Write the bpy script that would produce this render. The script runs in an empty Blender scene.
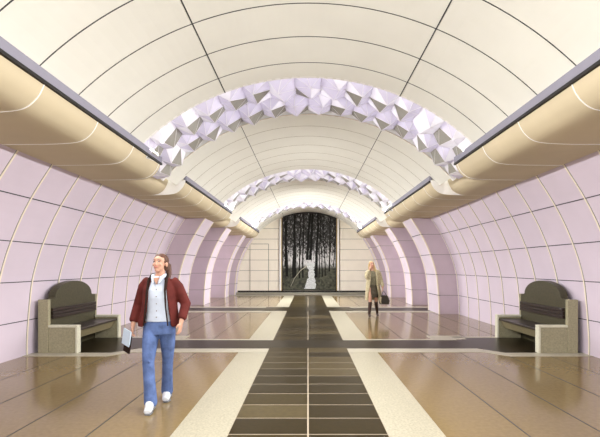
import bpy, bmesh, math, random
from mathutils import Vector, Matrix, noise
random.seed(7)
C = bpy.context.scene.collection
SC = bpy.context.scene
PI = math.pi
F = 440.0; CX = 308.0; CY = 267.0; EYE = 1.55

# ------------------------------------------------------------ camera, world, light
cam = bpy.data.cameras.new('camera'); co = bpy.data.objects.new('camera', cam); C.objects.link(co)
co.location = (0, 0, EYE); co.rotation_euler = (PI/2, 0, 0)
cam.sensor_width = 36; cam.lens = 36*F/600
cam.shift_x = (300-CX)/600; cam.shift_y = (CY-218.5)/600
cam.clip_start = .05; cam.clip_end = 200
SC.camera = co
w = bpy.data.worlds.new('world'); SC.world = w; w.use_nodes = True
w.node_tree.nodes['Background'].inputs[0].default_value = (1, .985, .97, 1)
w.node_tree.nodes['Background'].inputs[1].default_value = 2.5
SC.view_settings.view_transform = 'Standard'; SC.view_settings.look = 'None'
SC.view_settings.gamma = 1; SC.view_settings.use_curve_mapping = False
SC.view_settings.exposure = 0.32
COFFER = 1.45     # glow of the luminous coffers behind the crystals
FILL = 150.0      # base watts of each fill light added along the cornice

def area(name, loc, rot, sx, sy, power, col=(1, .985, .965)):
    l = bpy.data.lights.new(name, 'AREA'); l.shape = 'RECTANGLE'; l.size = sx; l.size_y = sy
    l.energy = power; l.color = col; l.spread = math.radians(122); l.specular_factor = .25
    o = bpy.data.objects.new(name, l); C.objects.link(o); o.location = loc; o.rotation_euler = rot
    return o
BAYS = [(-4.0, 8.23), (9.9, 15.8), (17.9, 24.6)]
for (y0, y1) in BAYS:
    for s in (-1, 1):
        L = y1-y0
        # added fill light along the cornice beam, brightening walls and vault; no real fitting
        area('fill_strip', (s*2.722, (y0+y1)/2-(.9 if y1 > 20 else 0), 3.592), (0, s*math.radians(90-27), 0), .014, L-.1-(2.0 if y1 > 20 else 0), FILL*L/6*(1 if y0 < 0 else (1.15 if y1 < 20 else 1.7)))

# ------------------------------------------------------------ materials
def srgb(r, g, b):
    f = lambda c: (c/255/12.92 if c/255 <= .04045 else ((c/255+.055)/1.055)**2.4)
    return (f(r), f(g), f(b), 1)
def mat(name, rgb, rough=.6, spec=.4, var=.06, scale=8, detail=4, bump=0, emit=0, trans=0, metal=0):
    m = bpy.data.materials.new(name); m.use_nodes = True
    nt = m.node_tree; b = nt.nodes['Principled BSDF']
    c = srgb(*rgb)
    tc = nt.nodes.new('ShaderNodeTexCoord'); n = nt.nodes.new('ShaderNodeTexNoise')
    n.inputs['Scale'].default_value = scale; n.inputs['Detail'].default_value = detail
    nt.links.new(tc.outputs['Object'], n.inputs['Vector'])
    r = nt.nodes.new('ShaderNodeValToRGB')
    r.color_ramp.elements[0].position = .3; r.color_ramp.elements[1].position = .7
    r.color_ramp.elements[0].color = tuple(max(0, x*(1-var)) for x in c[:3])+(1,)
    r.color_ramp.elements[1].color = tuple(min(1, x*(1+var)) for x in c[:3])+(1,)
    nt.links.new(n.outputs['Fac'], r.inputs['Fac']); nt.links.new(r.outputs['Color'], b.inputs['Base Color'])
    b.inputs['Roughness'].default_value = rough; b.inputs['Specular IOR Level'].default_value = spec
    b.inputs['Metallic'].default_value = metal
    if emit:
        b.inputs['Emission Color'].default_value = c; b.inputs['Emission Strength'].default_value = emit
    if trans:
        t = nt.nodes.new('ShaderNodeBsdfTranslucent'); t.inputs['Color'].default_value = c
        mx = nt.nodes.new('ShaderNodeMixShader'); mx.inputs[0].default_value = trans
        nt.links.new(b.outputs[0], mx.inputs[1]); nt.links.new(t.outputs[0], mx.inputs[2])
        nt.links.new(mx.outputs[0], nt.nodes['Material Output'].inputs['Surface'])
    if bump:
        bp = nt.nodes.new('ShaderNodeBump'); bp.inputs['Strength'].default_value = bump; bp.inputs['Distance'].default_value = .01
        nt.links.new(n.outputs['Fac'], bp.inputs['Height']); nt.links.new(bp.outputs[0], b.inputs['Normal'])
    return m
M = dict(
 vault=mat('vault_plaster', (236, 236, 228), .75, .2, .02, 2),
 joint=mat('joint_dark', (70, 72, 74), .8, .1, .05),
 jointpale=mat('joint_pale', (236, 226, 205), .7, .2, .03),
 soffit=mat('soffit_tan', (208, 195, 166), .7, .2, .05, 1.2),
 beam=mat('beam_grey', (138, 136, 150), .6, .3, .03),
 black=mat('black_trim', (36, 34, 34), .6, .3, .05),
 white=mat('white_plaster', (250, 249, 246), .7, .2, .01),
 wall=mat('lavender_panel', (208, 196, 210), .6, .3, .03, 1.5),
 mauve=mat('mauve_pilaster', (204, 188, 200), .65, .3, .04, 2),
 rib=mat('cream_rib', (236, 226, 208), .6, .3, .03),
 endwall=mat('cream_stone', (240, 234, 220), .6, .3, .02, 3),
 seampale=mat('seam_pale', (168, 164, 146), .7, .2, .05),
 seam=mat('seam_grey', (120, 122, 112), .7, .2, .05),
 brown=mat('brown_granite', (126, 108, 74), .13, .25, .10, 22, 8),
 granite=mat('pale_granite', (166, 161, 142), .3, .2, .22, 45, 8),
 cream=mat('cream_granite', (178, 173, 156), .35, .2, .10, 40, 8),
 dark1=mat('dark_tile', (46, 38, 20), .3, .06, .14, 18, 8),
 dark2=mat('dark_tile_olive', (58, 49, 28), .3, .06, .14, 18, 8),
 dark3=mat('dark_tile_pale', (76, 66, 44), .3, .06, .14, 18, 8),
 strip=mat('cross_strip', (46, 40, 28), .3, .08, .18, 30, 8),
 grout=mat('grout', (168, 156, 138), .7, .2, .05),
 lamp=mat('coffer_lamp', (252, 250, 255), .6, .2, .01, emit=COFFER),
 crystal=mat('crystal_lavender', (220, 216, 230), .35, .4, .03, 3, trans=.45),
 crystal2=mat('crystal_white', (246, 245, 248), .35, .4, .02, 3, trans=.45),
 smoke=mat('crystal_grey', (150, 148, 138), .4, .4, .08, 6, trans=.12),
 stone=mat('bench_stone', (150, 144, 118), .55, .4, .16, 40, 8),
 stonecap=mat('bench_cap', (206, 204, 184), .5, .4, .06, 30),
 backstone=mat('bench_back', (62, 58, 38), .45, .4, .3, 40, 8),
 wood=mat('dark_slat', (38, 26, 22), .4, .4, .2, 20),
 seatm=mat('seat_dark', (46, 38, 30), .4, .4, .2, 20),
 fascia=mat('seat_fascia', (138, 128, 98), .5, .4, .12, 30),
 gold=mat('gold_frame', (176, 156, 104), .4, .5, .08),
)
def named_mats(**kw):
    for k, v in kw.items(): M[k] = v

# ------------------------------------------------------------ mesh helpers
class MB:
    def __init__(s): s.v = []; s.f = []; s.m = []; s.mats = []
    def mi(s, name):
        if name not in s.mats: s.mats.append(name)
        return s.mats.index(name)
    def add(s, vs, fs, m):
        b = len(s.v); s.v += [tuple(v) for v in vs]; k = s.mi(m)
        for f in fs: s.f.append([b+i for i in f]); s.m.append(k)
    def box(s, x0, x1, y0, y1, z0, z1, m):
        if x0 > x1: x0, x1 = x1, x0
        vs = [(x, y, z) for z in (z0, z1) for y in (y0, y1) for x in (x0, x1)]
        s.add(vs, [(0, 2, 3, 1), (4, 5, 7, 6), (0, 1, 5, 4), (2, 6, 7, 3), (0, 4, 6, 2), (1, 3, 7, 5)], m)
    def prism(s, poly, a, b, m, axis='Y'):
        n = len(poly)
        mk = (lambda p, t: (p[0], t, p[1])) if axis == 'Y' else ((lambda p, t: (t, p[0], p[1])) if axis == 'X' else (lambda p, t: (p[0], p[1], t)))
        vs = [mk(p, a) for p in poly]+[mk(p, b) for p in poly]
        s.add(vs, [tuple(range(n))[::-1], tuple(range(n, 2*n))]+[(i, (i+1) % n, n+(i+1) % n, n+i) for i in range(n)], m)
    def sheet(s, prof, y0, y1, m, th=.0, nrm=None):
        n = len(prof)
        vs = [(p[0], y0, p[1]) for p in prof]+[(p[0], y1, p[1]) for p in prof]
        s.add(vs, [(i, i+1, n+i+1, n+i) for i in range(n-1)], m)
    def thick(s, inner, outer, y0, y1, m):   # two matching profiles -> closed shell
        s.prism2(inner, outer, y0, y1, m)
    def prism2(s, a, b, y0, y1, m):
        n = len(a)
        vs = [(p[0], y0, p[1]) for p in a]+[(p[0], y0, p[1]) for p in b]+[(p[0], y1, p[1]) for p in a]+[(p[0], y1, p[1]) for p in b]
        fs = []
        for i in range(n-1):
            fs += [(i, i+1, n+i+1, n+i), (2*n+i, 3*n+i, 3*n+i+1, 2*n+i+1), (i, 2*n+i, 2*n+i+1, i+1), (n+i, n+i+1, 3*n+i+1, 3*n+i)]
        fs += [(0, n, 3*n, 2*n), (n-1, 3*n-1, 4*n-1, 2*n-1)]
        s.add(vs, fs, m)
    def tube(s, pts, radii, m, seg=10, squash=None, caps=True):
        pts = [Vector(p) for p in pts]; n = len(pts)
        if isinstance(radii, (int, float)): radii = [radii]*n
        T = []
        for i in range(n):
            a = pts[max(0, i-1)]; b = pts[min(n-1, i+1)]; T.append((b-a).normalized())
        up = Vector((0, 1, 0)) if abs(T[0].y) < .9 else Vector((1, 0, 0))
        rings = []
        def ring(c, t, ra, rb, u):
            u = (u-t*u.dot(t)).normalized(); v = t.cross(u)
            return [c+u*(ra*math.cos(2*PI*k/seg))+v*(rb*math.sin(2*PI*k/seg)) for k in range(seg)], u
        def rr(r): return (r, r) if isinstance(r, (int, float)) else r
        u = up
        if caps:
            ra, rb = rr(radii[0])
            for q in (.35, .75):
                e = math.sqrt(1-(1-q)**2)
                r, _ = ring(pts[0]-T[0]*min(ra, rb)*(1-q), T[0], ra*e, rb*e, u); rings.append(r)
        for i in range(n):
            ra, rb = rr(radii[i]); r, u = ring(pts[i], T[i], ra, rb, u); rings.append(r)
        if caps:
            ra, rb = rr(radii[-1])
            for q in (.75, .35):
                e = math.sqrt(1-(1-q)**2)
                r, _ = ring(pts[-1]+T[-1]*min(ra, rb)*(1-q), T[-1], ra*e, rb*e, u); rings.append(r)
        vs = [v for r in rings for v in r]; fs = []
        for i in range(len(rings)-1):
            for k in range(seg):
                k2 = (k+1) % seg; fs.append((i*seg+k, i*seg+k2, (i+1)*seg+k2, (i+1)*seg+k))
        fs.append(tuple(range(seg))[::-1]); L = (len(rings)-1)*seg; fs.append(tuple(range(L, L+seg)))
        s.add(vs, fs, m)
    def ell(s, c, r, m, rot=None, seg=14, rg=10):
        c = Vector(c); R = rot or Matrix.Identity(3); vs = [c+R@Vector((0, 0, r[2]))]
        for i in range(1, rg):
            a = PI*i/rg
            for k in range(seg):
                b = 2*PI*k/seg; vs.append(c+R@Vector((r[0]*math.sin(a)*math.cos(b), r[1]*math.sin(a)*math.sin(b), r[2]*math.cos(a))))
        vs.append(c+R@Vector((0, 0, -r[2]))); fs = []
        for k in range(seg): fs.append((0, 1+k, 1+(k+1) % seg))
        for i in range(rg-2):
            for k in range(seg):
                a = 1+i*seg; k2 = (k+1) % seg; fs.append((a+k, a+seg+k, a+seg+k2, a+k2))
        L = len(vs)-1; a = 1+(rg-2)*seg
        for k in range(seg): fs.append((L, a+(k+1) % seg, a+k))
        s.add(vs, fs, m)
    def build(s, name, parent=None, smooth=False, loc=None, label=None, voxel=0, soft=4, bevel=0):
        me = bpy.data.meshes.new(name); me.from_pydata(s.v, [], s.f)
        for k in s.mats: me.materials.append(M[k])
        me.polygons.foreach_set('material_index', s.m)
        bm = bmesh.new(); bm.from_mesh(me); bmesh.ops.recalc_face_normals(bm, faces=bm.faces); bm.to_mesh(me); bm.free()
        o = bpy.data.objects.new(name, me); C.objects.link(o)
        if voxel:
            r = o.modifiers.new('r', 'REMESH'); r.mode = 'VOXEL'; r.voxel_size = voxel
            if soft:
                q = o.modifiers.new('s', 'SMOOTH'); q.iterations = soft; q.factor = .5
            dg = bpy.context.evaluated_depsgraph_get(); dg.update()
            nm = bpy.data.meshes.new_from_object(o.evaluated_get(dg)); o.modifiers.clear(); o.data = nm
            if len(nm.materials) == 0: nm.materials.append(M[s.mats[0]])
            smooth = True
        if bevel:
            b = o.modifiers.new('bevel', 'BEVEL'); b.width = bevel; b.segments = 2; b.limit_method = 'ANGLE'
        if smooth: o.data.polygons.foreach_set('use_smooth', [True]*len(o.data.polygons))
        o.data.update()
        if parent: o.parent = parent
        if loc: o.location = loc
        if label: o['label'] = label
        return o
def struct(o, label=None):
    o['kind'] = 'structure'
    if label: o['label'] = label
    return o
def thing(name, label, cat, loc=(0, 0, 0), group=None, rot=0):
    o = bpy.data.objects.new(name, None); C.objects.link(o); o.location = loc; o.rotation_euler = (0, 0, rot)
    o['label'] = label; o['category'] = cat
    if group: o['group'] = group
    return o

# ------------------------------------------------------------ floor
Y0 = -4.0; YE = 25.2
HW = 4.95
f = MB(); f.box(-5.3, 5.3, Y0, YE, -.1, 0, 'brown')
fields = [(Y0, 7.98), (9.42, 15.0), (17.1, 23.5)]
for (a, b) in fields:
    for x in (2.03, 2.75, 3.49, 4.21):
        for s in (-1, 1): f.box(s*(x-.006), s*(x+.006), a, b, 0, .0015, 'joint')
struct(f.build('floor'), 'polished brown granite floor with dark joints')
# light granite bands along the runner and cream edge bands
g = MB()
for (a, b) in fields:
    for s in (-1, 1): g.box(s*.74, s*1.26, a, b, 0, .003, 'granite')
struct(g.build('trim_1'), 'pale granite bands along the dark runner')
g = MB()
for s in (-1, 1):
    def P(poly): g.prism([(s*x, y) for x, y in poly], 0, .005, 'cream', 'Z')
    P([(.74, 7.98), (3.2, 7.98), (3.2, 8.34), (.74, 8.34)])
    P([(3.2, 7.98), (3.5, 7.62), (HW, 7.62), (HW, 7.93), (3.55, 7.93), (3.2, 8.34)])
    P([(.74, 9.30), (3.15, 9.30), (3.15, 9.42), (.74, 9.42)])
    P([(2.65, 9.42), (3.4, 9.42), (3.4, 9.9), (2.65, 9.9)])
    P([(3.15, 9.62), (HW, 9.62), (HW, 9.74), (3.15, 9.74)])
    P([(.74, 15.0), (HW, 15.0), (HW, 15.5), (.74, 15.5)])
    P([(.74, 16.7), (HW, 16.7), (HW, 17.1), (.74, 17.1)])
    P([(.74, 23.5), (HW, 23.5), (HW, 23.9), (.74, 23.9)])
struct(g.build('trim_2'), 'cream granite edging of the floor fields')
g = MB()
g.box(-3.3, 3.3, 8.34, 9.30, 0, .004, 'strip')
for s in (-1, 1):
    g.box(s*3.3, s*HW, 7.93, 9.62, 0, .004, 'strip')
g.box(-HW, HW, 15.5, 16.7, 0, .004, 'strip'); g.box(-HW, HW, 23.9, 24.7, 0, .004, 'strip')
struct(g.build('trim_3'), 'dark granite cross strips from wall to wall')
g = MB(); random.seed(3)
g.box(-.74, .74, Y0, 23.5, 0, .004, 'grout')
k = 0; y = 7.986-.436*28
rows = []
while y < 23.4:
    b = min(y+.436, 23.45)
    for (x0, x1) in ((-.735, -.008), (.008, .735)):
        r = random.random()
        mm = 'dark1' if r < .6 else ('dark2' if r < .88 else 'dark3')
        if not (8.3 < y+.2 < 9.3): g.box(x0, x1, max(y+.009, Y0), b-.009, .004, .006, mm)
        elif x0 < 0: g.box(-.74, .74, y, b, .004, .006, 'strip')
    y += .436
g.box(-1.6, 1.6, 15.45, 16.95, .006, .008, 'dark1')
struct(g.build('trim_4'), 'dark tiled runner down the middle of the hall')

# ------------------------------------------------------------ walls
WP = [(4.95, 0), (4.95, .25), (4.93, .6), (4.90, .95), (4.86, 1.29), (4.78, 1.62), (4.67, 1.95), (4.50, 2.35), (4.29, 2.74), (4.02, 3.16)]
def refine(p, n=3):
    out = []
    for i in range(len(p)-1):
        for k in range(n):
            t = k/n
            p0 = p[max(0, i-1)]; p1 = p[i]; p2 = p[i+1]; p3 = p[min(len(p)-1, i+2)]
            q = []
            for d in (0, 1):
                q.append(.5*((2*p1[d])+(-p0[d]+p2[d])*t+(2*p0[d]-5*p1[d]+4*p2[d]-p3[d])*t*t+(-p0[d]+3*p1[d]-3*p2[d]+p3[d])*t**3))
            out.append(tuple(q))
    return out+[p[-1]]
WP = refine(WP)
def wx(z):
    for i in range(len(WP)-1):
        if WP[i][1] <= z <= WP[i+1][1]:
            t = (z-WP[i][1])/max(1e-6, WP[i+1][1]-WP[i][1]); return WP[i][0]+(WP[i+1][0]-WP[i][0])*t
    return WP[-1][0]
SEAMS = (.61, 1.29, 1.95, 2.62)
def off(prof, d): return [(x-d, z) for x, z in prof]
for s, nm in ((-1, 'left'), (1, 'right')):
    b = MB(); mir = lambda pr: [(s*x, z) for x, z in pr]
    b.prism2(mir(WP), mir(off(WP, -.15)), Y0, YE, 'wall')
    y = 6.085-.83*12
    while y < 14.4:
        b.prism2(mir(off(WP, .014)), mir(off(WP, -.01)), y-.013, y+.013, 'rib')
        b.prism2(mir(off(WP, .004)), mir(off(WP, -.01)), y+.013, y+.021, 'seam'); b.prism2(mir(off(WP, .004)), mir(off(WP, -.01)), y-.021, y-.013, 'seam'); y += .83
    for z in SEAMS:
        x = wx(z); x2 = wx(z+.014)
        b.add([(s*(x-.006), Y0, z), (s*(x2-.006), Y0, z+.014), (s*(x2-.006), YE, z+.014), (s*(x-.006), YE, z)], [(0, 1, 2, 3)], 'joint')
    struct(b.build('wall_'+nm, smooth=False), 'lavender panelled side wall with cream ribs')
    # pilasters
    for (y0, y1, d) in ((14.5, 15.8, .62), (18.0, 19.1, .68), (22.3, 23.2, .74), (24.3, 25.15, .9)):
        b = MB()
        b.prism2(mir(off(WP, d)), mir(off(WP, .001)), y0, y1, 'mauve')
        b.prism2(mir(off(WP, d+.004)), mir(off(WP, d-.02)), y0+.02, y1-.02, 'wall')
        for yy in (y0, y1-.04): b.prism2(mir(off(WP, d+.02)), mir(off(WP, d-.02)), yy-.01, yy+.05, 'rib')
        for z in SEAMS:
            x = wx(z)-d
            b.box(s*(x-.022), s*(x+.05), y0-.014, y1, z, z+.016, 'joint')
            b.box(s*(x), s*(x+d), y0-.004, y0+.01, z, z+.012, 'seam')
        o = b.build('pilaster')
        struct(o, 'mauve curved wall pilaster with white edges')
# ------------------------------------------------------------ soffit and cornice
LIP = [(2.76, 3.46), (2.80, 3.37), (2.86, 3.29), (2.95, 3.22), (3.07, 3.185), (3.3, 3.168), (3.65, 3.162), (4.04, 3.16)]
LIP = refine(LIP, 6)
COVEP = [(3.13, 3.60), (3.14, 3.50), (3.18, 3.38), (3.25, 3.27), (3.36, 3.20), (3.5, 3.168), (3.75, 3.162), (4.04, 3.16)]
COVEP = refine(COVEP, 6)
GAPS = [(8.23, 9.9), (15.8, 17.9), (24.6, YE)]
for s, nm in ((-1, 'left'), (1, 'right')):
    mir = lambda pr: [(s*x, z) for x, z in pr]
    b = MB()
    for (y0, y1) in BAYS:
        b.prism2(mir(LIP), [(s*x, 3.46+.05) for x, z in LIP], y0, y1, 'soffit')
        if y0 > 0:
            b.prism2(mir(LIP), [(s*x, 3.5) for x, z in LIP], y0-.012, y0-.001, 'white')   # white end face of the lip
        y = 4.6-1.18*6
        while y < y1:
            if y > y0+.2: b.prism2(mir([(x-.004*(1 if z > 3.2 else 0), z-.004) for x, z in LIP]), mir(LIP), y-.007, y+.007, 'white')
            y += 1.18
    for (y0, y1) in GAPS:
        b.prism2(mir(COVEP), [(s*max(x, 3.2), 3.66) for x, z in COVEP], y0, y1, 'soffit')
        b.box(s*3.16, s*3.22, y0, y1, 3.55, 4.15, 'white')
    struct(b.build('ceiling_'+nm), 'tan soffit along the side wall with rounded lip')
    b = MB()
    for (y0, y1) in BAYS:
        b.box(s*2.73, s*2.80, y0, y1, 3.49, 3.60, 'beam')
        b.box(s*2.725, s*2.80, y0, y1, 3.455, 3.49, 'black')
    struct(b.build('trim_cornice_'+nm), 'grey cornice beam with black lower edge')

# ------------------------------------------------------------ vault
R = 3.966; ZC = .734
def arc(r, xm, n=48):
    t = math.asin(xm/R)
    return [(r*math.sin(-t+2*t*i/n), ZC+r*math.cos(-t+2*t*i/n)) for i in range(n+1)]
BANDS = [(7.33, 9.06), (14.2, 15.93), (21.4, 23.1)]
VA = [(Y0, 7.33), (9.06, 14.2), (15.93, 21.4), (23.1, YE)]
b = MB()
for (y0, y1) in VA:
    xm = 2.79 if y0 < 0 else 2.95
    b.prism2(arc(R, xm), arc(R+.12, xm), y0, y1, 'vault')
    for X, s in ((1.38, -1), (1.53, 1)):
        a0 = math.asin(X/R); w = .0016 if y0 > 0 else .002
        b.prism2([((R-.003)*math.sin(s*(a0-w)), ZC+(R-.003)*math.cos(a0-w)), ((R-.003)*math.sin(s*(a0+w)), ZC+(R-.003)*math.cos(a0+w))],
                 [((R+.01)*math.sin(s*(a0-w)), ZC+(R+.01)*math.cos(a0-w)), ((R+.01)*math.sin(s*(a0+w)), ZC+(R+.01)*math.cos(a0+w))], y0, y1, 'joint')
y = 5.25-.762*12
while y < 7.3:
    b.prism2(arc(R-.003, 2.74), arc(R+.01, 2.74), y-.007, y+.007, 'joint'); y += .762
for a, e in VA[1:]:
    y = a+.76
    b.prism2(arc(R-.004, 2.9), arc(R+.01, 2.9), a, a+.02, 'jointpale')
    while y < e-.2:
        b.prism2(arc(R-.003, 2.74), arc(R+.01, 2.74), y-.006, y+.006, 'seampale'); y += .762
struct(b.build('ceiling'), 'cream barrel vault with thin dark joints')
# luminous coffers
for (y0, y1) in BANDS:
    b = MB()
    b.prism2(arc(R+.42, 3.05), arc(R+.5, 3.05), y0-.05, y1+.05, 'lamp')
    b.prism2(arc(R-.0, 3.0), arc(R+.45, 3.0), y0-.06, y0-.001, 'white')
    b.prism2(arc(R-.0, 3.0), arc(R+.45, 3.0), y1+.001, y1+.06, 'white')
    struct(b.build('trim_coffer'), 'bright coffer across the vault behind the crystals')

# ------------------------------------------------------------ crystal chandeliers
def crystal(th, yc, hu, hv, parent, rnd):
    # faceted block hanging from the vault; u = tangent, v = depth, w = towards the hall
    R0 = R+.10
    c = Vector((R0*math.sin(th), yc, ZC+R0*math.cos(th)))
    U = Vector((math.cos(th), 0, -math.sin(th))); V = Vector((0, 1, 0)); W = Vector((-math.sin(th), 0, -math.cos(th)))
    P = lambda u, v, w_: c+U*(u*hu)+V*(v*hv)+W*w_
    j = lambda a: rnd.uniform(-a, a)
    dep = .21+j(.04); side = -1 if th < 0 else 1; deg = abs(math.degrees(th)); sk = side*.28
    A, B, Cc, D = P(-1, -.9+j(.12), 0), P(1, -.9+j(.12), 0), P(1, .95, 0), P(-1, .95, 0)
    Fr, G = P(sk+j(.14), -.66+j(.12), dep), P(sk*.4+j(.14), .6+j(.12), dep-.03)
    L1, R1 = P(-.95, j(.2), .06), P(.95, j(.2), .06)
    vs = [A, B, Cc, D, Fr, G, L1, R1, P(0, 1.0, .03), P(j(.2), -1.0, .03)]
    m = MB(); m.v = [tuple(v) for v in vs]
    cr = m.mi('crystal'); cw = m.mi('crystal2'); sm = m.mi('smoke')
    def fc(q, k): m.f.append(list(q)); m.m.append(k)
    pick = lambda p: cw if rnd.random() < (p+.45 if yc > 10 else p) else cr
    fc((0, 3, 8, 2, 1, 9), cw)
    pw = .5 if deg > 30 else .15
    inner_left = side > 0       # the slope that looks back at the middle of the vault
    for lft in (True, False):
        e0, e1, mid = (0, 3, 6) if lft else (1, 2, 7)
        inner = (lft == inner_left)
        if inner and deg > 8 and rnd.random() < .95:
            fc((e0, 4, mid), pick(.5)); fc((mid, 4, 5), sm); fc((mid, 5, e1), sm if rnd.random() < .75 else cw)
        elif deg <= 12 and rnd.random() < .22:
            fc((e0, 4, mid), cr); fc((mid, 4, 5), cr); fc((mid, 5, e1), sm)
        else:
            fc((e0, 4, mid), pick(pw)); fc((mid, 4, 5), pick(pw)); fc((mid, 5, e1), pick(pw))
        fc((e0, mid, e1), cw)
    fc((0, 9, 4), pick(pw)); fc((9, 1, 4), pick(pw)); fc((3, 5, 8), cr); fc((8, 5, 2), cw)
    for a, b2 in ((0, 4), (1, 4), (4, 5), (4, 6), (4, 7), (5, 6), (5, 7), (5, 3), (5, 2), (9, 4)): m.tube([vs[a], vs[b2]], .0055, 'crystal2', 4, caps=False)
    return m.build('crystal', parent)
names = ['faceted crystal chandelier band arching across the vault, nearest of the three',
         'second crystal chandelier band, smaller, between the near band and the far end',
         'farthest crystal chandelier band, just above the arched forest picture']
for i, (y0, y1) in enumerate(BANDS):
    rnd = random.Random(11+i)
    t = thing('crystal_chandelier', names[i], 'chandelier', (0, 0, 0), 'crystal chandelier bands in the vault')
    n = 15; tm = math.asin(2.95/R); st = 2*tm/n
    for r in range(2):
        for k in range(n+(1 if r else 0)):
            th = -tm+st*(k+(.5 if r == 0 else 0))
            th = max(-tm+.03, min(tm-.03, th))
            crystal(th, y0+.50+.82*r, R*st*.56, .44, t, rnd)

# ------------------------------------------------------------ end wall
ZA = lambda x: ZC+math.sqrt(R*R-x*x)
b = MB()
b.box(-5.2, 5.2, YE, YE+.2, 0, 5.0, 'endwall')
for i in range(7):
    z = .75+.6*i
    b.box(-4.9, -1.6, YE-.004, YE, z-.009, z+.009, 'seam'); b.box(1.6, 4.9, YE-.004, YE, z-.009, z+.009, 'seam')
for x in (-4.2, 4.2): b.box(x-.007, x+.007, YE-.004, YE, 0, 3.2, 'jointpale')
struct(b.build('wall_end'), 'cream stone end wall with thin courses')
b = MB(); b.box(-4.2, 4.2, 24.72, YE, 0, .11, 'cream'); b.box(-4.2, 4.2, 24.70, 24.74, .085, .115, 'seam')
struct(b.build('trim_5'), 'pale step in front of the end wall')
b = MB(); b.box(-4.1, 4.1, YE-.03, YE, .11, .2, 'black'); struct(b.build('baseboard_end'))
b = MB()
x0, x1, zt = -3.32, -2.26, 2.87
b.box(x0, x1, YE-.012, YE, .2, zt, 'endwall')
for x in (x0, x1): b.box(x-.012, x+.012, YE-.018, YE, .2, zt, 'seam')
b.box(x0, x1, YE-.018, YE, zt-.012, zt+.012, 'seam')
for z in (.75, 1.35, 1.95, 2.55): b.box(x0, x1, YE-.016, YE, z-.009, z+.009, 'seam')
struct(b.build('door_1'), 'flush service door in the end wall')

# mural: forest picture
def mural_mat():
    m = bpy.data.materials.new('forest_print'); m.use_nodes = True; nt = m.node_tree; b = nt.nodes['Principled BSDF']
    L = nt.links; N = nt.nodes.new
    tc = N('ShaderNodeTexCoord')
    mp = N('ShaderNodeMapping'); mp.inputs['Scale'].default_value = (9, 1, 3.2); L.new(tc.outputs['Object'], mp.inputs[0])
    n1 = N('ShaderNodeTexNoise'); n1.inputs['Scale'].default_value = 1.5; n1.inputs['Detail'].default_value = 9; n1.inputs['Roughness'].default_value = .7
    L.new(mp.outputs[0], n1.inputs['Vector'])
    r1 = N('ShaderNodeValToRGB'); e = r1.color_ramp.elements
    e[0].position = .53; e[0].color = srgb(26, 26, 24); e[1].position = .66; e[1].color = srgb(205, 205, 205)
    # brighter clearing seen between the trunks at mid height of the picture
    sz = N('ShaderNodeSeparateXYZ'); L.new(tc.outputs['Object'], sz.inputs[0])
    g1 = N('ShaderNodeMapRange'); g1.inputs['From Min'].default_value = 2.9; g1.inputs['From Max'].default_value = 2.0; g1.inputs['To Max'].default_value = .15; L.new(sz.outputs['Z'], g1.inputs['Value'])
    ad = N('ShaderNodeMath'); L.new(n1.outputs['Fac'], ad.inputs[0]); L.new(g1.outputs[0], ad.inputs[1])
    L.new(ad.outputs[0], r1.inputs['Fac'])
    # undergrowth: darker and greener low in the picture
    n2 = N('ShaderNodeTexNoise'); n2.inputs['Scale'].default_value = 9; n2.inputs['Detail'].default_value = 8; L.new(tc.outputs['Object'], n2.inputs['Vector'])
    r2 = N('ShaderNodeValToRGB'); e = r2.color_ramp.elements; e[0].position = .35; e[0].color = srgb(22, 24, 18); e[1].position = .75; e[1].color = srgb(88, 90, 70)
    L.new(n2.outputs['Fac'], r2.inputs['Fac'])
    sp = N('ShaderNodeSeparateXYZ'); L.new(tc.outputs['Object'], sp.inputs[0])
    mr = N('ShaderNodeMapRange'); mr.inputs['From Min'].default_value = 1.45; mr.inputs['From Max'].default_value = 1.75; L.new(sp.outputs['Z'], mr.inputs['Value'])
    mx = N('ShaderNodeMix'); mx.data_type = 'RGBA'; L.new(mr.outputs[0], mx.inputs[0]); L.new(r2.outputs[0], mx.inputs[6]); L.new(r1.outputs[0], mx.inputs[7])
    L.new(mx.outputs[2], b.inputs['Base Color']); b.inputs['Roughness'].default_value = .5
    return m
M['forest'] = mural_mat()
M['trunk'] = mat('trunk_print', (20, 20, 18), .7, .2, .3, 12)
M['water'] = mat('water_print', (196, 200, 200), .6, .2, .35, 16)
t = thing('forest_mural', 'tall arched picture of a dark forest with a white waterfall on the end wall', 'picture', (0.07, YE, 0))
hw = 1.50; top = [(x, ZA(x+.07)-.06) for x in [hw-2*hw*i/24 for i in range(25)]]
b = MB(); b.prism([(-hw, .22), (hw, .22)]+top, -.05, 0, 'forest')
b.build('picture', t)
rnd = random.Random(5)
b = MB()
def stroke(pts, ws):
    pts = [(max(-hw+.03, min(hw-.03, x)), z) for x, z in pts]
    n = len(pts); L_ = [(p[0]-w_, p[1]) for p, w_ in zip(pts, ws)]; R_ = [(p[0]+w_, p[1]) for p, w_ in zip(pts, ws)]
    b.prism2([(x, min(z, ZA(x+.07)-.08)) for x, z in L_], [(x, min(z, ZA(x+.07)-.08)) for x, z in R_], -.056-.002*rnd.random(), -.045, 'trunk')
for i in range(14):
    x = -1.4+2.8*i/13+rnd.uniform(-.07, .07); w0 = rnd.choice((.03, .045, .06, .085)); lean = rnd.uniform(-.2, .2); z0 = rnd.uniform(.9, 1.6)
    if abs(x) < .25: z0 = 1.95
    stroke([(x+lean*(k/6)+rnd.uniform(-.025, .025), z0+(4.6-z0)*k/6) for k in range(7)], [w0*(1-.08*k) for k in range(7)])
    for q in range(4):
        zb = rnd.uniform(2.0, 4.0); xb = x+lean*(zb-z0)/(4.6-z0); d = rnd.choice((-1, 1))
        stroke([(xb+d*.14*k, zb+.13*k+rnd.uniform(-.03, .03)) for k in range(4)], [.022, .016, .012, .006])
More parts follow.
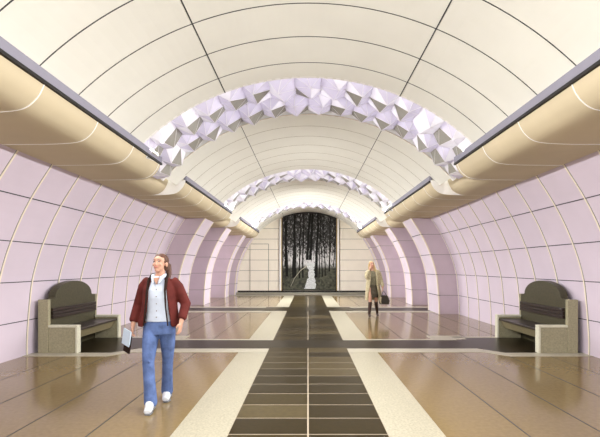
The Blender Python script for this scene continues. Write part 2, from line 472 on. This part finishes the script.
b.build('tree_trunk', t, label='dark tree trunks and branches')
b = MB(); cz = [(1.80-.05*i, w_+rnd.uniform(-.04, .05)) for i, w_ in enumerate([.16, .25, .3, .3, .28, .26, .25, .24, .23, .22, .22, .21, .21, .21, .2, .2, .22, .22, .24, .26, .26, .28, .3, .34, .34, .36, .38, .38, .4, .4, .38])]
b.prism2([(.10-w_*1.0+.09*math.sin((z-.3)*2.1)+rnd.uniform(-.03,.03), z) for z, w_ in cz], [(.02+w_*.85+.09*math.sin((z-.3)*2.1)+rnd.uniform(-.04,.04), z) for z, w_ in cz], -.057, -.045, 'water')
b.tube([(-.13, -.05, 1.62), (-.5, -.05, 1.35), (-.85, -.05, .9), (-1.05, -.05, .45)], [.03, .024, .02, .016], 'seampale', 5)
b.build('waterfall', t, label='white waterfall in the picture')
b = MB()
outer = lambda d: [(-hw-d, .2)]+[(x, ZA(x+.07)-.03) for x in [-hw-d+2*(hw+d)*i/24 for i in range(25)]]+[(hw+d, .2)]
for d0, d1, mm, dp in ((0, .05, 'black', -.08), (.05, .10, 'gold', -.07), (.10, .2, 'white', -.06), (.2, .225, 'black', -.05)):
    for s in (-1, 1): b.box(s*(hw+d0), s*(hw+d1), dp, 0, .2, ZA(hw+d1)-.02, mm)
i0 = [(x, ZA(x+.07)-.09) for x in [-hw+2*hw*i/24 for i in range(25)]]; i1 = [(x, ZA(x+.07)-.005) for x in [-hw+2*hw*i/24 for i in range(25)]]
b.prism2(i0, i1, -.08, 0, 'black')
b.build('frame', t)

# ------------------------------------------------------------ benches
def bench(s, label):
    t = thing('stone_bench', label, 'bench', (s*4.5, 8.8, .004), 'stone benches against the side walls')
    X = lambda x: s*(x-4.5)
    def slab(name, x0, x1, ya, yb, z0, z1, m, bv=.008, par=t, label=None):
        b = MB(); b.box(X(x0), X(x1), ya, yb, z0, z1, m); return b.build(name, par, bevel=bv, label=label)
    H = .86
    # arched back slab, profile in the Y-Z plane
    prof = [(-H+.02, 0), (H-.02, 0), (H-.02, .96), (H-.13, .96)]
    for i in range(21):
        a = PI*i/20; prof.append((math.cos(a)*.68, .985+.29*math.sin(a)))
    prof += [(-H+.13, .96), (-H+.02, .96)]
    b = MB(); b.prism(prof, min(X(4.66), X(4.80)), max(X(4.66), X(4.80)), 'backstone', 'X'); b.build('backrest', t, bevel=.008)
    b = MB(); b.box(X(4.655), X(4.84), -H-.06, -H+.02, 0, .96, 'stone'); b.build('back_post', t, bevel=.008)
    b = MB(); b.box(X(4.655), X(4.84), H-.02, H+.04, 0, .96, 'stone'); b.build('back_post', t, bevel=.008)
    for k in range(3): slab('back_slat', 4.615, 4.66, -H+.04, H-.06, .61+.064*k, .668+.064*k, 'wood', .006)
    for sg in (-1, 1):
        y0, y1 = (-H-.05, -H+.05) if sg < 0 else (H-.05, H+.05)
        slab('arm_panel', 4.17, 4.655, y0, y1, 0, .46, 'stone', label='speckled olive stone side panel')
        b = MB(); b.box(X(4.13), X(4.655), y0-.012, y1+.012, .46, .50, 'stonecap'); b.box(X(4.13), X(4.17), y0-.012, y1+.012, 0, .46, 'stonecap')
        b.build('arm_cap', t, bevel=.008, label='pale arm cap turned down at the front')
    slab('seat', 4.16, 4.66, -H+.05, H-.05, .385, .425, 'seatm', .008)
    b = MB(); b.prism([(X(4.20), .385), (X(4.66), .385), (X(4.66), .24), (X(4.30), .22)], -H+.05, H-.05, 'fascia'); b.build('seat_fascia', t, label='light brown sloping seat front')
    return t
bench(-1, 'stone bench with arched dark back against the left wall, behind the walking woman')
bench(1, 'stone bench with arched dark back against the right wall')

# ------------------------------------------------------------ people
M['skin'] = mat('skin', (196, 152, 130), .6, .3, .04, 20)
M['hair'] = mat('brown_hair', (84, 56, 44), .6, .3, .25, 60)
M['blond'] = mat('blond_hair', (186, 158, 112), .6, .3, .2, 60)
M['denim'] = mat('blue_denim', (86, 106, 152), .8, .2, .32, 12, 8, bump=.3)
M['shirt'] = mat('pale_shirt', (196, 206, 222), .8, .2, .06, 14)
M['redjacket'] = mat('maroon_suede', (90, 36, 32), .8, .2, .22, 10, 8, bump=.3)
M['darkfur'] = mat('dark_lining', (44, 32, 28), .9, .1, .3, 40)
M['shoe'] = mat('white_shoe', (214, 217, 222), .6, .3, .08, 20)
M['sole'] = mat('shoe_sole', (120, 122, 126), .7, .2, .08)
M['bookblue'] = mat('pale_blue_cover', (196, 214, 232), .5, .3, .05)
M['eye'] = mat('dark_eye', (50, 38, 34), .3, .5, .05)
M['lip'] = mat('lip', (190, 116, 106), .5, .3, .05)
M['furcoat'] = mat('cream_fur', (182, 172, 142), .9, .1, .3, 26, 8, bump=.6)
M['greytop'] = mat('grey_dress', (122, 118, 98), .8, .2, .3, 22)
M['skirt'] = mat('dark_skirt', (86, 80, 68), .8, .2, .3, 20)
M['boot'] = mat('brown_boot', (62, 44, 38), .5, .4, .2, 20)
M['bag'] = mat('dark_bag', (54, 48, 40), .5, .4, .25, 20)
M['button'] = mat('shirt_button', (120, 112, 110), .5, .3, .05)

def rotz(a): return Matrix.Rotation(a, 3, 'Z')
def head_into(b, c, k, yaw, pitch, m='skin'):
    """skull, jaw, nose, ears; face looks to -Y turned by yaw"""
    R3 = rotz(yaw)@Matrix.Rotation(pitch, 3, 'X'); c = Vector(c); q = lambda x, y, z: c+R3@(Vector((x, y, z))*k)
    b.ell(q(0, .012, .030), (.073*k, .092*k, .080*k), m, R3)
    b.ell(q(0, -.022, -.030), (.053*k, .064*k, .072*k), m, R3)
    b.ell(q(0, -.058, -.082), (.026*k, .024*k, .022*k), m, R3)
    b.tube([q(0, -.082, .012), q(0, -.092, -.014), q(0, -.096, -.024)], [.006*k, .009*k, .010*k], m, 8)
    b.ell(q(.076, .012, -.010), (.010*k, .018*k, .030*k), m, R3); b.ell(q(-.076, .012, -.010), (.010*k, .018*k, .030*k), m, R3)
    b.ell(q(-.032, -.068, -.022), (.022*k, .018*k, .02*k), m, R3); b.ell(q(.032, -.068, -.022), (.022*k, .018*k, .02*k), m, R3)
    b.ell(q(0, -.052, .040), (.054*k, .03*k, .034*k), m, R3)
    return R3, q
def face(parent, R3, q, k):
    for s in (-1, 1):
        e = MB()
        e.ell(q(.029*s, -.0835, .010), (.0135*k, .006*k, .0058*k), 'eye', R3, 8, 6)
        e.tube([q(.014*s, -.090, .027), q(.030*s, -.090, .032), q(.047*s, -.080, .026)], [.003*k]*3, 'hair', 5)
        e.build('eye', parent, smooth=True)
    l = MB(); l.tube([q(-.024, -.082, -.052), q(-.010, -.090, -.050), q(.010, -.090, -.050), q(.024, -.082, -.052)], [.003*k, .007*k, .007*k, .003*k], 'lip', 6)
    l.build('mouth', parent, smooth=True)
def hand_into(b, wrist, d, side, palm_n, k=1.0, curl=.5, m='skin'):
    """palm and five separate curled fingers; d = pointing direction, palm_n = palm normal, side = thumb direction"""
    w_ = Vector(wrist); d = Vector(d).normalized(); n = Vector(palm_n); n = (n-d*n.dot(d)).normalized(); t = d.cross(n).normalized()
    if t.dot(Vector(side)) < 0: t = -t
    Rm = Matrix((t, n, d)).transposed()
    b.ell(w_+d*.048*k, (.040*k, .016*k, .052*k), m, Rm, 12, 8)
    b.tube([w_-d*.03*k, w_+d*.02*k], [.024*k, .024*k], m, 8)
    for i, (o, L_, r) in enumerate(((.028, .070, .0092), (.009, .078, .0095), (-.010, .072, .0092), (-.028, .058, .0082))):
        p = w_+d*.075*k+t*o*k; pts = [p-d*.02*k]; dd = d.copy(); ang = 0
        for sg in (.42, .33, .25):
            pts.append(pts[-1]+dd*(L_*sg*k+(.02*k if sg == .42 else 0)))
            ang += curl*(1+.1*i); dd = d*math.cos(ang)+n*math.sin(ang)
        b.tube(pts, [r*k, r*k*.98, r*k*.9, r*k*.75], m, 8)
    p = w_+d*.03*k+t*.03*k
    b.tube([p-t*.012*k, p+t*.022*k+d*.022*k+n*.008*k, p+t*.026*k+d*.05*k+n*.02*k], [.013*k, .0115*k, .0085*k], m, 8)
def oval(b, rings, m, seg=28):
    """rings: (cx, cy, z, rx, ry)"""
    vs = []; n = len(rings)
    for (cx, cy, z, rx, ry) in rings:
        for k in range(seg): a = 2*PI*k/seg; vs.append((cx+rx*math.cos(a), cy+ry*math.sin(a), z))
    fs = [(i*seg+k, i*seg+(k+1) % seg, (i+1)*seg+(k+1) % seg, (i+1)*seg+k) for i in range(n-1) for k in range(seg)]
    fs += [tuple(range(seg))[::-1], tuple(range((n-1)*seg, n*seg))]; b.add(vs, fs, m)
def cshell(b, rings, a0, a1, th, m, seg=36):
    """open-fronted garment: (cx, cy, z, rx, ry) swept from angle a0 to a1 with real thickness"""
    n = len(rings); vs = []
    for r_ in rings:
        cx, cy, z, rx, ry = r_[:5]; aa0, aa1 = (r_[5], r_[6]) if len(r_) > 5 else (a0, a1)
        for d in (0, th):
            for k in range(seg+1):
                a = math.radians(aa0+(aa1-aa0)*k/seg); vs.append((cx+(rx-d)*math.cos(a), cy+(ry-d)*math.sin(a), z))
    S = seg+1; fs = []
    for i in range(n-1):
        o = i*2*S; p = (i+1)*2*S
        for k in range(seg): fs += [(o+k, o+k+1, p+k+1, p+k), (o+S+k, p+S+k, p+S+k+1, o+S+k+1)]
        fs += [(o, p, p+S, o+S), (o+seg, o+S+seg, p+S+seg, p+seg)]
    for o in (0, (n-1)*2*S):
        for k in range(seg): fs.append((o+k, o+S+k, o+S+k+1, o+k+1))
    b.add(vs, fs, m)

# --- walking woman in the foreground
P1 = thing('person', 'person with brown ponytail walking in maroon jacket, pale shirt and blue jeans', 'person', (-1.69, 5.0, .002))
hipA, hipB = (-.085, .0, .90), (.085, .02, .90)
kneeA, kneeB = (-.070, -.15, .50), (.066, .08, .49)
ankA, ankB = (-.020, -.225, .085), (.022, .215, .10)
shA, shB = (-.165, .03, 1.375), (.175, .03, 1.375)
elA, elB = (-.275, .07, 1.10), (.30, .06, 1.11)
wrA, wrB = (-.285, -.03, .90), (.268, -.07, .935)
HC = (.015, -.015, 1.585)
b = MB()
oval(b, [(0, .01, .84, .13, .09), (0, .01, .92, .155, .10), (0, .005, 1.05, .120, .085), (0, .0, 1.2, .135, .095), (0, .005, 1.32, .14, .085), (0, .015, 1.39, .10, .055), (.003, .01, 1.44, .06, .055)], 'skin')
b.tube([(.003, .015, 1.38), (.008, .005, 1.46), (.014, .0, 1.55)], [.062, .050, .052], 'skin', 12)
R3, q = head_into(b, HC, 1.0, math.radians(-11), math.radians(-9))
b.tube([(-.14, .03, 1.35), elA, wrA], [.042, .036, .026], 'skin', 10); b.tube([(.14, .03, 1.35), elB, wrB], [.042, .036, .026], 'skin', 10)
b.tube([hipA, kneeA, ankA], [.078, .052, .036], 'skin', 12); b.tube([hipB, kneeB, ankB], [.078, .052, .036], 'skin', 12)
b.tube([ankA, (ankA[0]-.01, ankA[1]-.06, .05)], [.03, .024], 'skin', 10); b.tube([ankB, (ankB[0]+.01, ankB[1]-.06, .05)], [.03, .024], 'skin', 10)
hand_into(b, wrA, (-.02, -.25, -1), (.2, -1, 0), (1, .1, 0), 1.0, .55)
hand_into(b, wrB, (-.05, -.3, -1), (-.3, -1, 0), (-1, .2, 0), 1.0, .4)
b.build('body', P1, voxel=.0065, soft=3)
face(P1, R3, q, 1.0)
h = MB()   # hair: swept back from the forehead into a low ponytail over the shoulder
h.ell(q(0, .022, .040), (.082, .095, .083), 'hair', R3)
h.ell(q(0, .05, -.01), (.072, .07, .08), 'hair', R3)
h.tube([q(0, .11, .035), q(.02, .15, .0), q(.045, .13, -.09), q(.06, .10, -.17), q(.06, .085, -.22)], [.028, .036, .034, .024, .010], 'hair', 10)
hb = h.build('hair', P1, voxel=.007, soft=2)
# bare face: pull the front of the hair back to a hairline
Ri = R3.inverted()
for v in hb.data.vertices:
    p = Ri@(v.co-Vector(HC))
    if p.y < -.03 and p.z < .062: v.co = Vector(HC)+R3@Vector((p.x*.82, p.y*.3+.0, p.z))
j = MB()   # jeans
oval(j, [(0, .01, .97, .143, .103), (0, .01, .90, .170, .118), (0, .01, .84, .172, .118), (0, .0, .79, .165, .105)], 'denim')
j.tube([(-.085, .0, .86), (-.082, -.07, .68), (-.072, -.145, .50), (-.048, -.18, .30), (-.020, -.215, .075)], [.095, .084, .064, .062, .070], 'denim', 14)
j.tube([(.085, .015, .86), (.080, .05, .68), (.068, .09, .49), (.042, .155, .30), (.024, .205, .085)], [.095, .084, .062, .060, .068], 'denim', 14)
j.tube([(-.10, -.14, .53), (-.04, -.205, .515)], [.012, .014], 'denim', 6); j.tube([(-.10, -.15, .44), (-.03, -.205, .46)], [.010, .012], 'denim', 6)
j.build('jeans', P1, voxel=.008, soft=3)
for a, (x, y) in enumerate(((ankA[0], ankA[1]), (ankB[0], ankB[1]))):
    s_ = MB(); dx = .018 if a == 0 else .022
    tilt = .0 if a == 0 else .0
    s_.tube([(x, y+.045, .05), (x, y-.03, .062), (x+dx, y-.10, .042), (x+dx*1.6, y-.165, .034)], [(.044, .050), (.046, .058), (.046, .038), (.040, .030)], 'shoe', 12)
    sh = s_.build('shoe', P1, voxel=.006, soft=2)
    so = MB(); so.prism([(x-.036, y+.08), (x+.036, y+.08), (x+.04, y-.02), (x+dx*1.5+.044, y-.12), (x+dx*2+.028, y-.195), (x+dx*2-.028, y-.195), (x+dx*1.5-.044, y-.12), (x-.04, y-.02)], 0, .018, 'sole', 'Z')
    so.build('sole', sh, bevel=.004)
s_ = MB()  # shirt
oval(s_, [(0, .01, .935, .160, .118), (0, .005, 1.0, .150, .112), (0, .0, 1.08, .142, .108), (0, -.003, 1.2, .152, .118), (0, .0, 1.29, .158, .112), (0, .01, 1.36, .155, .088), (.0, .015, 1.42, .10, .066), (.004, .012, 1.445, .072, .06)], 'shirt')
shirt = s_.build('shirt', P1, voxel=.008, soft=3)
c_ = MB()  # collar wings
for sg in (-1, 1):
    c_.tube([(sg*.062+.004, .03, 1.462), (sg*.066+.004, -.03, 1.452), (sg*.045+.004, -.082, 1.425), (sg*.036+.002, -.118, 1.375)], [.014, .018, .022, .010], 'shirt', 8)
c_.build('collar', shirt, smooth=True)
n_ = MB(); n_.prism([(-.03, 1.43), (.036, 1.43), (.004, 1.355)], -.112, -.06, 'skin'); n_.build('open_neck', shirt, label='bare skin at the open neckline')
for z, y in ((1.30, -.114), (1.22, -.119), (1.14, -.113), (1.06, -.108), (.99, -.112)):
    bt = MB(); bt.ell((.006, y, z), (.007, .004, .007), 'button', None, 8, 6); bt.build('button', shirt)
k_ = MB()  # open jacket
op = lambda l, r: (270+r, 630-l)   # opening half angles to the right and left of straight ahead
cshell(k_, [(-.01, .02, .875, .235, .160, *op(40, 50)), (-.01, .02, .93, .232, .162, *op(38, 48)), (0, .02, 1.05, .205, .150, *op(36, 44)), (0, .015, 1.2, .190, .142, *op(32, 40)), (0, .015, 1.30, .190, .130, *op(30, 36)), (0, .018, 1.38, .165, .105, *op(28, 34)), (0, .022, 1.43, .10, .078, *op(36, 40))], 0, 0, .022, 'redjacket')
k_.tube([(-.145, .03, 1.375), (-.185, .04, 1.32), (-.262, .07, 1.11), (-.285, -.01, .955)], [.062, .068, .060, .050], 'redjacket', 14)
k_.tube([(.155, .03, 1.375), (.195, .04, 1.32), (.285, .06, 1.12), (.276, -.045, .985)], [.062, .068, .060, .050], 'redjacket', 14)
k_.tube([(-.30, .07, 1.16), (-.22, .02, 1.13)], [.014, .012], 'redjacket', 6); k_.tube([(.32, .05, 1.17), (.25, .01, 1.13)], [.014, .012], 'redjacket', 6)
jk = k_.build('jacket', P1, voxel=.009, soft=3)
l_ = MB()
for sg in (-1, 1):
    l_.tube([(sg*.055, .075, 1.475), (sg*.088, .02, 1.462), (sg*.098, -.055, 1.40), (sg*.100, -.112, 1.28), (sg*.112, -.125, 1.10), (sg*.135, -.118, .90)], [.012, .015, .018, .012, .009, .008], 'darkfur', 8)
l_.build('lining', jk, smooth=True, label='dark fur edge along the open front')
bk = thing('booklet', 'pale blue booklet and dark case carried low in the walking woman\'s hand', 'booklet', (-1.69-.335, 5.0-.10, .70))
b = MB(); b.box(-.012, -.002, -.07, .07, -.02, .16, 'bookblue'); b.box(.0, .010, -.06, .075, -.005, .15, 'bookblue'); o = b.build('cover', bk, bevel=.002); o.rotation_euler = (.25, 0, .95)
b = MB(); b.box(.012, .030, -.055, .06, -.11, .09, 'darkfur'); o = b.build('case', bk, bevel=.004); o.rotation_euler = (.25, 0, .95)

# --- woman on the telephone farther back
P2 = thing('person', 'person with blond hair in cream fur coat and boots holding a hand to the face', 'person', (2.03, 13.75, .002))
b = MB()
hA, hB = (-.085, -.02, .88), (.085, .02, .88); kA, kB = (-.10, -.10, .48), (.10, .02, .49); aA, aB = (-.13, -.12, .08), (.16, .18, .09)
sA, sB = (-.16, .02, 1.40), (.16, .02, 1.40); eA, wA = (-.20, -.14, 1.22), (-.12, -.17, 1.47); eB, wB = (.25, .01, 1.12), (.28, -.15, .92)
oval(b, [(0, .01, .84, .13, .09), (0, .01, .94, .15, .10), (0, .0, 1.08, .12, .085), (0, .0, 1.25, .14, .095), (0, .01, 1.38, .14, .075), (-.01, .01, 1.45, .06, .055)], 'skin')
H2 = (-.045, -.01, 1.615)
b.tube([(0, .015, 1.40), (-.03, .0, 1.56)], [.058, .05], 'skin', 12)
R4, q4 = head_into(b, H2, 1.0, math.radians(12), math.radians(-12))
b.tube([sA, eA, wA], [.048, .036, .026], 'skin', 10); b.tube([sB, eB, wB], [.048, .036, .026], 'skin', 10)
b.tube([hA, kA, aA], [.078, .052, .036], 'skin', 12); b.tube([hB, kB, aB], [.078, .052, .036], 'skin', 12)
hand_into(b, wA, (.12, .0, 1), (0, -1, 0), (1, .3, 0), 1.0, .5); hand_into(b, wB, (0, -.1, -1), (0, -1, 0), (-1, 0, 0), 1.0, .7)
b.build('body', P2, voxel=.008, soft=3)
face(P2, R4, q4, 1.0)
h = MB(); h.ell(q4(0, .022, .040), (.086, .098, .084), 'blond', R4); h.ell(q4(0, .05, -.03), (.080, .07, .10), 'blond', R4)
h.tube([q4(.075, .01, .02), q4(.085, .0, -.08), q4(.10, .0, -.20), q4(.09, .0, -.28)], [.024, .032, .034, .016], 'blond', 8)
h.tube([q4(-.075, .02, .02), q4(-.085, .02, -.08), q4(-.09, .02, -.18)], [.022, .028, .02], 'blond', 8)
hb = h.build('hair', P2, voxel=.009, soft=2); Ri = R4.inverted()
for v in hb.data.vertices:
    p = Ri@(v.co-Vector(H2))
    if p.y < -.03 and -.05 < p.z < .062 and abs(p.x) < .07: v.co = Vector(H2)+R4@Vector((p.x, p.y*.3, p.z))
d_ = MB(); oval(d_, [(0, .0, .60, .165, .125), (0, .0, .75, .175, .13), (0, .01, .90, .168, .12), (0, .0, 1.05, .132, .10)], 'skirt'); d_.build('skirt', P2, voxel=.01)
d_ = MB(); oval(d_, [(0, .0, .98, .145, .108), (0, .0, 1.1, .14, .105), (0, .0, 1.25, .155, .115), (0, .01, 1.38, .15, .085), (0, .01, 1.44, .08, .06)], 'greytop'); d_.build('top', P2, voxel=.01)
d_ = MB()
cshell(d_, [(.02, .03, .50, .265, .20, *op(52, 40)), (.02, .03, .70, .255, .19, *op(46, 34)), (.0, .02, .95, .225, .165, *op(40, 30)), (0, .02, 1.15, .205, .15, *op(36, 28)), (0, .02, 1.30, .20, .14, *op(30, 26)), (0, .02, 1.42, .15, .10, *op(34, 30))], 0, 0, .03, 'furcoat')
d_.tube([(-.14, .02, 1.40), (-.19, -.02, 1.34), (-.215, -.14, 1.21), (-.145, -.165, 1.42)], [.07, .075, .066, .052], 'furcoat', 12)
d_.tube([(.14, .02, 1.40), (.19, .02, 1.34), (.255, .01, 1.12), (.278, -.12, .97)], [.07, .075, .066, .056], 'furcoat', 12)
cp = d_.build('coat', P2, voxel=.012, soft=2)
l_ = MB()
for sg in (-1, 1): l_.tube([(sg*.06, .08, 1.47), (sg*.10, .0, 1.45), (sg*.11, -.09, 1.33), (sg*.115, -.13, 1.1), (sg*.15, -.14, .8)], [.03, .036, .038, .03, .02], 'furcoat', 8)
l_.build('collar', cp, smooth=True)
for (x, y, kx, ky) in ((aA[0], aA[1], kA[0], kA[1]), (aB[0], aB[1], kB[0], kB[1])):
    s_ = MB(); s_.tube([(kx, ky, .44), (kx*.5+x*.5, ky*.5+y*.5+.01, .26), (x, y, .10), (x, y+.01, .05)], [.060, .056, .042, .040], 'boot', 12)
    s_.tube([(x, y+.03, .045), (x, y-.08, .04), (x, y-.16, .032)], [.038, .038, .028], 'boot', 10); s_.build('boot', P2, voxel=.009, soft=2)
hbag = thing('handbag', 'dark handbag hanging from the far woman\'s lowered hand', 'handbag', (2.03+.30, 13.75-.26, .40))
b = MB(); b.prism([(-.15, .02), (.15, .0), (.17, .12), (.11, .27), (-.08, .28), (-.14, .14)], -.05, .05, 'bag'); b.build('bag_body', hbag, bevel=.02)
b = MB(); b.tube([(-.07, 0, .26), (-.045, 0, .36), (-.01, 0, .425), (.03, 0, .36), (.09, 0, .25)], [.009]*5, 'bag', 6); b.build('strap', hbag, smooth=True)
b = MB(); b.tube([(-.10, -.06, .22), (-.12, -.065, .12), (-.10, -.06, .04)], [.022, .026, .012], 'furcoat', 6); b.build('scarf', hbag, smooth=True, label='pale cloth tied to the bag')
